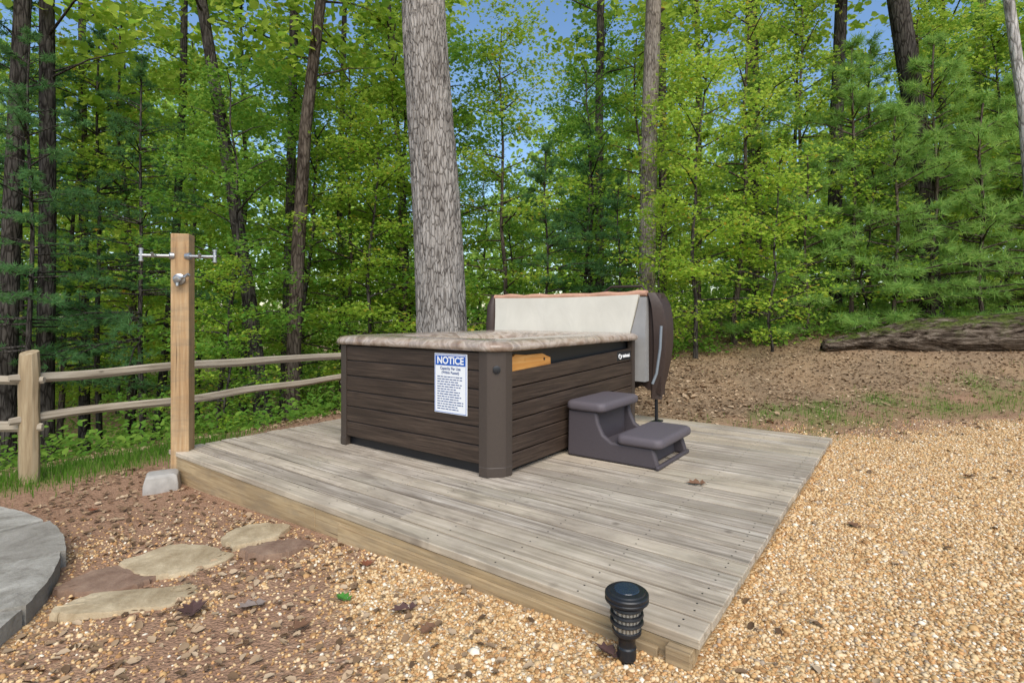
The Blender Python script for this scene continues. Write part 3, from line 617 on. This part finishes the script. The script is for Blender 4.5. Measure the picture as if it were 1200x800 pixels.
# ------------------------------------------------------------------ trees
def make_crown(seed,h0,H,rmax,nbr,ncl,nleaf,size,mat,spread=.34,maple=False):
    rs=np.random.default_rng(seed); cl=[]; br=[]
    for b in range(nbr):
        t=(b+rs.random())/nbr; z=h0+(H-h0)*t; Lb=rmax*(1-.7*t**1.6)*rs.uniform(.55,1.0); az=b*2.4+rs.uniform(-.5,.5); sl=.10+.55*t+rs.uniform(-.15,.2)
        d=np.array([math.cos(az),math.sin(az),sl]); sd=np.array([-math.sin(az),math.cos(az),0.])
        br.append((np.array([0,0,z]),d*Lb))
        for c in range(ncl):
            s=rs.uniform(.22,1.05); p=np.array([0,0,z])+d*Lb*s; p[2]-=.12*Lb*s*s; p=p+sd*rs.normal(0,.22)*Lb*(1.15-s*.6); p[2]+=rs.normal(0,.08); cl.append(p)
    cl=np.array(cl); idx=rs.integers(0,len(cl),nleaf); w=rs.uniform(.6,1.2,len(cl))
    pos=cl[idx]+rs.normal(0,1,(nleaf,3))*np.array([spread,spread,spread*.32])*w[idx][:,None]
    R=rand_frames(nleaf,.55,rs); S=size*rs.uniform(.6,1.25,nleaf)
    if maple:
        ang=np.linspace(0,2*PI,11)[:-1]+PI/2; rad=[.58,.27,.5,.22,.34,.2,.34,.22,.5,.27]
        tv=[(0,0,.05)]+[(r*math.cos(q),r*math.sin(q),-.05*(i%2)) for i,(q,r) in enumerate(zip(ang,rad))]; tf=[(0,1+i,1+(i+1)%10) for i in range(10)]
        return scatter_mesh('crown',tv,tf,pos,R,S,mat), br
    return scatter_mesh('crown',lq*np.array([1.25,1,1]),lf,pos,R,S,mat), br
def trunk_mb(mb,path,radii,br,n=10,seed=0):
    mb.tube(path,radii,n)
    path=[Vector(p) for p in path]
    for p,d in br:
        z=p[2]; k=0
        for i in range(len(path)-1):
            if path[i].z<=z<=path[i+1].z: k=i;break
        f=(z-path[k].z)/max(1e-6,path[k+1].z-path[k].z); q=path[k].lerp(path[k+1],min(1,max(0,f))); Ld=np.linalg.norm(d)
        q0=q; q1=q+Vector(d)*.5; q2=q+Vector(d)*.95-Vector((0,0,.1*Ld)); r=.010+.008*Ld
        mb.tube([q0,q1,q2],[r,r*.6,r*.2],5)
def proto_tree(seed,H,r,h0,rmax,nbr,ncl,nleaf,size,lm,bm_,spread=.34,maple=False):
    cm,br=make_crown(seed,h0,H,rmax,nbr,ncl,nleaf,size,M[lm],spread,maple); rs=random.Random(seed); mb=MB(); path=[]; rad=[]
    x=y=0
    for k in range(10):
        f=k/9; path.append((x,y,-.3+(H+.2)*f)); rad.append(r*(1-.85*f)*(1.25 if k==0 else 1)+.006); x+=rs.uniform(-.12,.12)*(k>0); y+=rs.uniform(-.12,.12)*(k>0)
    trunk_mb(mb,path,rad,br,9,seed); o=mb.build('trunk',M[bm_],None,recalc=False,ang=80); tm=o.data; bpy.data.objects.remove(o); return tm,cm
def place(name,tm,cm,x,y,s,rz,label,cat,group):
    o=thing(name,label,cat,(x,y,g1(x,y)),rz,group); o.scale=(s,s,s); link('trunk',tm,o); link('crown',cm,o); return o
TALL=[proto_tree(11,13,.10,3.0,3.1,27,7,8000,.135,'leaf_bright','bark_dark',.27),
      proto_tree(12,14,.12,3.6,3.2,25,7,7800,.135,'leaf_mid','bark_brown',.27),
      proto_tree(13,12,.08,2.0,2.8,27,7,8000,.13,'leaf_bright','bark_dark',.27),
      proto_tree(14,14.5,.13,4.0,3.3,25,7,7800,.135,'leaf_mid','bark_dark',.27)]
UND=[proto_tree(21,6.5,.045,.6,2.0,25,7,7000,.096,'leaf_bright','bark_dark',.24,True),
     proto_tree(22,5.0,.035,.3,1.8,21,7,6000,.092,'leaf_mid','bark_dark',.24,True),
     proto_tree(23,8.0,.055,1.0,2.3,27,7,7400,.096,'leaf_bright','bark_brown',.26,True),
     proto_tree(24,7.0,.05,.6,2.1,25,7,7000,.096,'leaf_mid','bark_dark',.25,True),
     proto_tree(25,3.6,.022,.25,1.25,18,6,2600,.082,'leaf_bright','bark_dark',.18,True)]
CAN=make_crown(41,6,14,2.6,14,5,1300,.19,M['leaf_bright'],.3)[0]
def pine_meshes(seed,H,h0,rmax,lm,bm_,nw,droop,nl=.13,tuft=10,wd=.015,sub=3,dens=9):
    rs=np.random.default_rng(seed); br=[]; tp=[]; td=[]
    for w in range(nw):
        t=w/(nw-1); z=h0+(H-h0)*t; Lw=rmax*(1-t)**.8+.12
        for b in range(rs.integers(4,7)):
            az=rs.random()*2*PI; Lb=Lw*rs.uniform(.6,1.1); sl=.15-droop+.7*t; d=np.array([math.cos(az),math.sin(az),sl]); sd=np.array([-math.sin(az),math.cos(az),0]); p0=np.array([0,0,z+rs.normal(0,.08)])
            br.append((p0,d*Lb)); m=int(4+Lb*dens)
            for c in range(m):
                s=rs.uniform(.25,1.05); base=p0+d*Lb*s; base[2]-=droop*.4*Lb*s*s; tl=.45*Lb*(1.1-s)*rs.uniform(.2,1)*rs.choice([-1,1]); dr=d*.6+sd*np.sign(tl)+np.array([0,0,rs.uniform(-.15,.3)]); dr/=np.linalg.norm(dr)
                for q in range(sub): tp.append(base+dr*abs(tl)*(q+1)/sub+rs.normal(0,.02,3)); td.append(dr)
    tp=np.array(tp); td=np.array(td); n=len(tp)
    pos=np.repeat(tp,tuft,0); dirs=np.repeat(td,tuft,0)*.75+rs.normal(0,.55,(n*tuft,3)); nr=rs.normal(0,1,(n*tuft,3))
    tv=[(-.5,0,0),(.5,0,0),(0,1,0)]; S=np.stack([np.full(n*tuft,wd),nl*rs.uniform(.7,1.2,n*tuft),np.ones(n*tuft)],1)
    cm=scatter_mesh('crown',tv,[(0,1,2)],pos,frames(dirs,nr),S,M[lm]); mb=MB(); path=[(0.03*math.sin(k),.03*math.cos(k*1.3),-.2+(H+.2)*k/9) for k in range(10)]
    trunk_mb(mb,path,[.012+.006*H*(1-k/9.5) for k in range(10)],br,8); o=mb.build('trunk',M[bm_],None,recalc=False,ang=80); tm=o.data; bpy.data.objects.remove(o); return tm,cm
PINE=[pine_meshes(31,4.6,.25,1.45,'needle_blue','bark_brown',12,.14,.15,9,.013,3,8),pine_meshes(32,6.0,.5,1.6,'needle_blue','bark_brown',14,.14,.15,9,.013,3,8),pine_meshes(33,3.4,.15,1.25,'needle_blue','bark_brown',9,.10,.15,9,.013,3,8)]
HEM=[pine_meshes(35,9,1.9,2.4,'needle_dark','bark_dark',14,.28,.13,8,.016,3,7),pine_meshes(36,5,.4,1.5,'needle_dark','bark_dark',13,.2,.11,8,.016,3,8)]

# main trunks
def big_tree(pts,Y,wb,wt,bm_,label,n=14,name='tree'):
    H=16
    P3=[Vector(P(px,py,Y)) for px,py in pts]; lo=P3[0]
    d0=(P3[1]-P3[0]); base=P3[0]-d0*((P3[0].z-g1(lo.x,Y))/max(.1,d0.z)) if P3[0].z>g1(lo.x,Y) else P3[0].copy()
    base.z=g1(base.x,Y); o=thing(name,label,'tree',base)
    d1=(P3[-1]-P3[-2]).normalized(); top=P3[-1]+d1*max(1,(H-P3[-1].z+base.z)/max(.3,d1.z))
    key=[base-Vector((0,0,.3))]+[p for p in P3 if p.z>base.z+.3]+[top]
    path=[]; 
    for i in range(len(key)-1):
        m=6
        for j in range(m): path.append(key[i].lerp(key[i+1],j/m))
    path.append(key[-1]); r0=wb*.40/F*Y; r1=wt*.40/F*Y; z1=P3[-1].z
    def rad(z):
        f=(z-base.z)/(z1-base.z); fl=1+.40*math.exp(-max(0,(z-base.z))/.3)
        return (r0+(r1-r0)*f)*fl if f<1 else max(.02,r1*(1-(z-z1)/max(.1,(top.z+.3-z1))))
    mb=MB(); path=[p-base for p in path]
    rs=random.Random(int(pts[0][0])); br=[]
    for k in range(7):
        az=rs.random()*6.28; z=rs.uniform(6.5,H*.85); L_=rs.uniform(.8,2.0); br.append((np.array([0,0,z]),np.array([math.cos(az),math.sin(az),.35])*L_))
    trunk_mb(mb,path,[rad(p.z+base.z) for p in path],br,n); mb.build('trunk',M[bm_],o,recalc=False,ang=80)
    c=link('crown',CAN,o); q=min(path,key=lambda p:abs(p.z-9)); c.location=(q.x,q.y,rs.uniform(0,2)); c.rotation_euler=(0,0,rs.random()*6)
    return o
# the big near trunk, ridged
Y=7.1; bp=P(516,388,Y); tp_=P(499,0,Y); base=Vector((P(518,388,Y)[0],Y,g1(bp[0],Y))); o=thing('tree','massive grey ridged tree trunk rising behind the hot tub','tree',base)
mb=MB(); L=[]; NR,NA=250,120
for k in range(NR+1):
    z=-.2+12*k/NR; zz=z+base.z; f=(zz-bp[2])/(tp_[2]-bp[2]); cx=bp[0]+(tp_[0]-bp[0])*f-base.x+.03*math.sin(z*.9); w=(.335+(.285-.335)*f)*(1+.18*math.exp(-max(0,z)/.4))
    ring=[]
    for j in range(NA):
        a=2*PI*j/NA; q=(math.cos(a)*8.5,math.sin(a)*8.5,z*1.6); nn=noise.noise(q); n2=noise.noise((q[0]*2.0,q[1]*2.0,z*3.0+7)); r=w*(1+.03*noise.noise((math.cos(a),math.sin(a),z*.5)))-.022*(1-min(1,abs(nn)*5))-.010*(1-min(1,abs(n2)*4))
        ring.append((cx+r*math.cos(a),r*math.sin(a),z))
    L.append(ring)
mb.rings(L); mb.build('trunk',M['bark_big'],o,ang=180,recalc=False)
c=link('crown',CAN,o); c.location=(tp_[0]-base.x,0,3.0); c.scale=(1.3,1.3,1.0)
mains=[
 ([(758,330),(761,150),(766,0)],10.4,25,22,'bark_tan','straight grey tan trunk standing right of the big grey trunk'),
 ([(312,500),(292,350),(270,210),(252,100),(236,0)],10,22,15,'bark_dark','dark curved trunk leaning left between fence rails and hot tub'),
 ([(340,500),(349,300),(358,150),(376,0)],10.6,22,15,'bark_brown','brown trunk leaning right just left of the hot tub'),
 ([(333,480),(340,250),(345,0)],13,15,12,'bark_dark','slim upright dark trunk beside the right leaning brown trunk'),
 ([(52,520),(56,250),(55,0)],9.6,23,18,'bark_dark','thick dark upright trunk above the fence post at far left'),
 ([(6,520),(14,250),(27,0)],9,24,20,'bark_dark','dark trunk leaning right at the left edge of the photo'),
 ([(99,500),(98,250),(96,0)],12.5,14,9,'bark_dark','slim dark trunk second from the fence post on the left'),
 ([(478,380),(472,220),(460,100),(455,0)],14,11,7,'bark_dark','slim dark trunk showing left of the big grey trunk'),
 ([(882,350),(884,150),(880,0)],12.5,18,16,'bark_dark','dark upright trunk right of the grey tan trunk'),
 ([(1088,360),(1082,200),(1066,90),(1052,0)],10.8,31,26,'bark_dark','thick dark trunk leaning left among the pines on the right'),
 ([(1216,330),(1200,130),(1182,0)],8.6,17,13,'bark_pale','pale grey trunk leaning left at the right edge of the photo'),
 ([(703,340),(702,150),(704,0)],15,13,11,'bark_dark','dark trunk midway between the big grey and the grey tan trunk'),
 ([(776,320),(777,150),(775,0)],14.5,12,10,'bark_brown','slim brown trunk just right of the grey tan trunk'),
 ([(977,340),(980,150),(986,0)],12,20,16,'bark_dark','dark trunk between the pine saplings right of centre'),
 ([(185,500),(205,300),(215,100),(216,0)],14,12,9,'bark_dark','slim dark trunk showing behind the towel post'),
 ([(402,420),(398,250),(404,0)],15,10,7,'bark_dark','thin dark trunk above the left end of the hot tub'),
 ([(818,320),(819,100),(816,0)],17,9,8,'bark_brown','thin brown trunk between grey tan and dark trunks right of centre'),
 ([(1130,340),(1145,150),(1150,0)],13,14,11,'bark_brown','slim brown trunk near the pale trunk on the right'),
]
for m_ in mains: big_tree(*m_)
# pines
RP=[(890,11.2,0),(945,10.2,2),(1000,10.4,0),(1050,9.9,2),(1095,10.2,0),(1150,9.9,2),(1205,10.2,0),(1245,10.6,1),(1020,12.6,1),(1150,12.2,1),(1270,11,1)]
for i,(px,Y,k) in enumerate(RP):
    place('pine_tree',*PINE[k],(px-600)/F*Y,Y,random.uniform(1.0,1.22),random.random()*6,'soft blue green pine sapling among the pines above the dirt bank','pine tree','young pines above the dirt bank')
for px,Y,k,s in [(-70,9.5,0,1),(25,10.5,0,1.05),(115,11.5,0,1.0),(165,10,0,.8),(35,8.4,0,.75)]:
    place('hemlock_tree',*HEM[k],(px-600)/F*Y,Y,s,random.random()*6,'dark feathery evergreen in the woods beyond the fence at left','evergreen tree','dark evergreens beyond the fence')
for px,Y,k,s in [(640,11,1,.9),(690,12,1,1.0),(725,10.6,1,.7)]:
    place('hemlock_tree',*HEM[k],(px-600)/F*Y,Y,s,random.random()*6,'low dark evergreen in the shade behind the folded cover','evergreen tree','low dark evergreens behind the hot tub')
for px,Y,k,s,lab in [(815,9.6,0,.85,'bright green maple sapling right of the grey tan trunk over the bank'),(860,10.4,2,.9,'taller bright leafy maple above the bank right of centre'),(600,12,2,1.0,'bright leafy maple standing right of the big grey trunk'),(435,11.5,0,1.0,'bright leafy maple left of the big grey trunk'),
    (925,11.5,2,.9,'bright leafy maple rising behind the pines right of centre'),(1095,12,2,.95,'bright leafy maple behind the thick dark leaning trunk'),(1180,11.2,0,1.0,'bright leafy maple by the pale trunk at the right edge'),(255,9.6,3,.9,'green leafy maple between towel post and curved dark trunk'),(400,12.5,2,1.0,'bright leafy maple above the left end of the hot tub'),(680,12.6,3,.95,'green leafy maple left of the grey tan trunk'),(760,12.5,2,.9,'bright leafy maple straight behind the grey tan trunk'),
    (545,12.5,3,1.15,'green leafy maple half hidden by the right side of the big grey trunk'),(480,13,2,1.15,'tall leafy maple half hidden by the left side of the big grey trunk'),(340,12,3,1.15,'green leafy maple between the two leaning trunks left of the hot tub'),(150,12.5,2,1.2,'green leafy maple left of the towel post beyond the fence'),(70,11.5,2,1.1,'leafy maple between the thick dark trunks at far left'),
    (905,9.3,4,.95,'thin young maple with sparse leaves at the foot of the bank trees'),(1020,10.3,4,1.0,'thin young maple among the pines behind the log start'),(770,9.3,4,.8,'small leafy maple sapling just right of the folded cover'),(265,9.0,4,.8,'small leafy maple sapling behind the fence below the curved trunk')]:
    place('maple_tree',*UND[k],(px-600)/F*Y,Y,s,random.random()*6,lab,'tree',None)
# background forest
pts=[]; rs=random.Random(42)
def spots(N,y0,y1,md,px0=-220,px1=1420,gap=False):
    out=[]; tries=0
    while len(out)<N and tries<6000:
        tries+=1; px=rs.uniform(px0,px1); Y=math.sqrt(rs.uniform(y0*y0,y1*y1)); x=(px-600)/F*Y
        if gap and (582<px<612 or 822<px<858 or 1125<px<1162): continue
        if all((x-a)**2+(Y-b)**2>md*md for a,b,_ in pts+out): out.append((x,Y,px))
    pts.extend(out); return out
def sec(px): return ('beyond the rail fence at left','left') if px<400 else (('behind the hot tub','middle') if px<800 else ('above the dirt bank at right','right'))
for x,Y,px in spots(46,14,32,2.2,gap=True):
    k=rs.choice([0,1,0,2,2,3]); w,g=sec(px); place('forest_tree',*TALL[k],x,Y,rs.uniform(.85,1.12)*(1.08 if px<420 else 1),rs.random()*6.28,'tall slender leafy tree deep in the woods '+w,'tree','tall forest trees, '+g)
for x,Y,px in spots(42,13,30,1.9):
    k=rs.choice([0,1,2,3]); w,g=sec(px); place('understory_tree',*UND[k],x,Y,rs.uniform(.8,1.2),rs.random()*6.28,'small leafy understory tree in the woods '+w,'tree','understory trees, '+g)
# undergrowth
N=22000; ang=rng.uniform(-.95,.95,N); d=np.sqrt(rng.uniform(10.8**2,32**2,N)); x=np.tan(ang)*d*.9; y=d; cl=wav(x*.8,y*.8)
hh=np.abs(rng.normal(0,.5,N))*(.8+.6*np.clip(cl,-.5,1))*(.35+.65*ss(10.8,12.5,d))
NF=150; fx=rng.uniform(2.2,9.5,NF); fy=rng.uniform(9.6,10.8,NF); ci=rng.integers(0,NF,3000); x2=fx[ci]+rng.normal(0,.12,3000); y2=fy[ci]+rng.normal(0,.12,3000); h2=np.abs(rng.normal(0,.18,3000))+.03
fx=rng.uniform(-9,-2.5,110); fy=np.maximum(rng.uniform(6.4,10.5,110),(fx+3.82)*1.514+6.0); ci=rng.integers(0,110,2600); x3=fx[ci]+rng.normal(0,.16,2600); y3=fy[ci]+rng.normal(0,.16,2600); h3=np.abs(rng.normal(0,.22,2600))+.03
sz=np.concatenate([rng.uniform(.08,.22,N),rng.uniform(.04,.11,3000),rng.uniform(.05,.12,2600)]); x=np.concatenate([x,x2,x3]); y=np.concatenate([y,y2,y3]); hh=np.concatenate([hh,h2,h3])
tag(link('undergrowth',scatter_mesh('undergrowth',lq,lf,np.stack([x,y,gz(x,y)+hh],1),rand_frames(len(x),.5),sz,M['leaf_mid'])),'leafy green undergrowth on the forest floor','undergrowth',kind='stuff')
# far forest
N=52000; ang=rng.uniform(-1.1,1.1,N); d=rng.uniform(34,54,N); x=np.sin(ang)*d; y=np.cos(ang)*d; top=13.5+3*np.sin(ang*9)+2.5*np.sin(ang*23+1)+3*ss(-.15,-.5,ang); zf=rng.random(N)**1.1*top
tag(link('distant_forest',scatter_mesh('distant_forest',lq,lf,np.stack([x,y,gz(x,y)+zf],1),rand_frames(N,1.2),rng.uniform(.32,.66,N),M['leaf_far_haze'])),'far wood of yellow green trees filling the background','forest',kind='stuff')

# ------------------------------------------------------------------ light, sky, camera
W=bpy.data.worlds.new('World'); SC.world=W; W.use_nodes=True; nt=W.node_tree
bg=nt.nodes['Background']; sk=nt.nodes.new('ShaderNodeTexSky'); sk.sky_type='NISHITA'; sk.sun_disc=False
EL=math.radians(46); AZ=math.radians(172); sk.sun_elevation=EL; sk.sun_rotation=AZ; sk.dust_density=.7; sk.ozone_density=1.8; sk.air_density=1.1
hs=nt.nodes.new('ShaderNodeHueSaturation'); hs.inputs['Saturation'].default_value=1.1; hs.inputs['Value'].default_value=1.25
nt.links.new(sk.outputs[0],hs.inputs['Color']); nt.links.new(hs.outputs[0],bg.inputs[0]); bg.inputs[1].default_value=.15
sd=Vector((math.sin(AZ)*math.cos(EL),math.cos(AZ)*math.cos(EL),math.sin(EL)))
ld=bpy.data.lights.new('sun','SUN'); ld.energy=3.9; ld.angle=math.radians(50); ld.color=(1,.94,.84); lo=bpy.data.objects.new('sun',ld); COL.objects.link(lo); lo.rotation_euler=sd.to_track_quat('Z','Y').to_euler()
cam=bpy.data.cameras.new('camera'); co=bpy.data.objects.new('camera',cam); COL.objects.link(co); co.location=(0,0,EYE); co.rotation_euler=(PI/2,0,0)
cam.lens=36*F/1200; cam.sensor_width=36; cam.shift_y=-(400-HY)/1200; cam.clip_end=1000; cam.clip_start=.05; SC.camera=co
SC.view_settings.view_transform='Standard'; SC.view_settings.look='None'; SC.view_settings.exposure=0
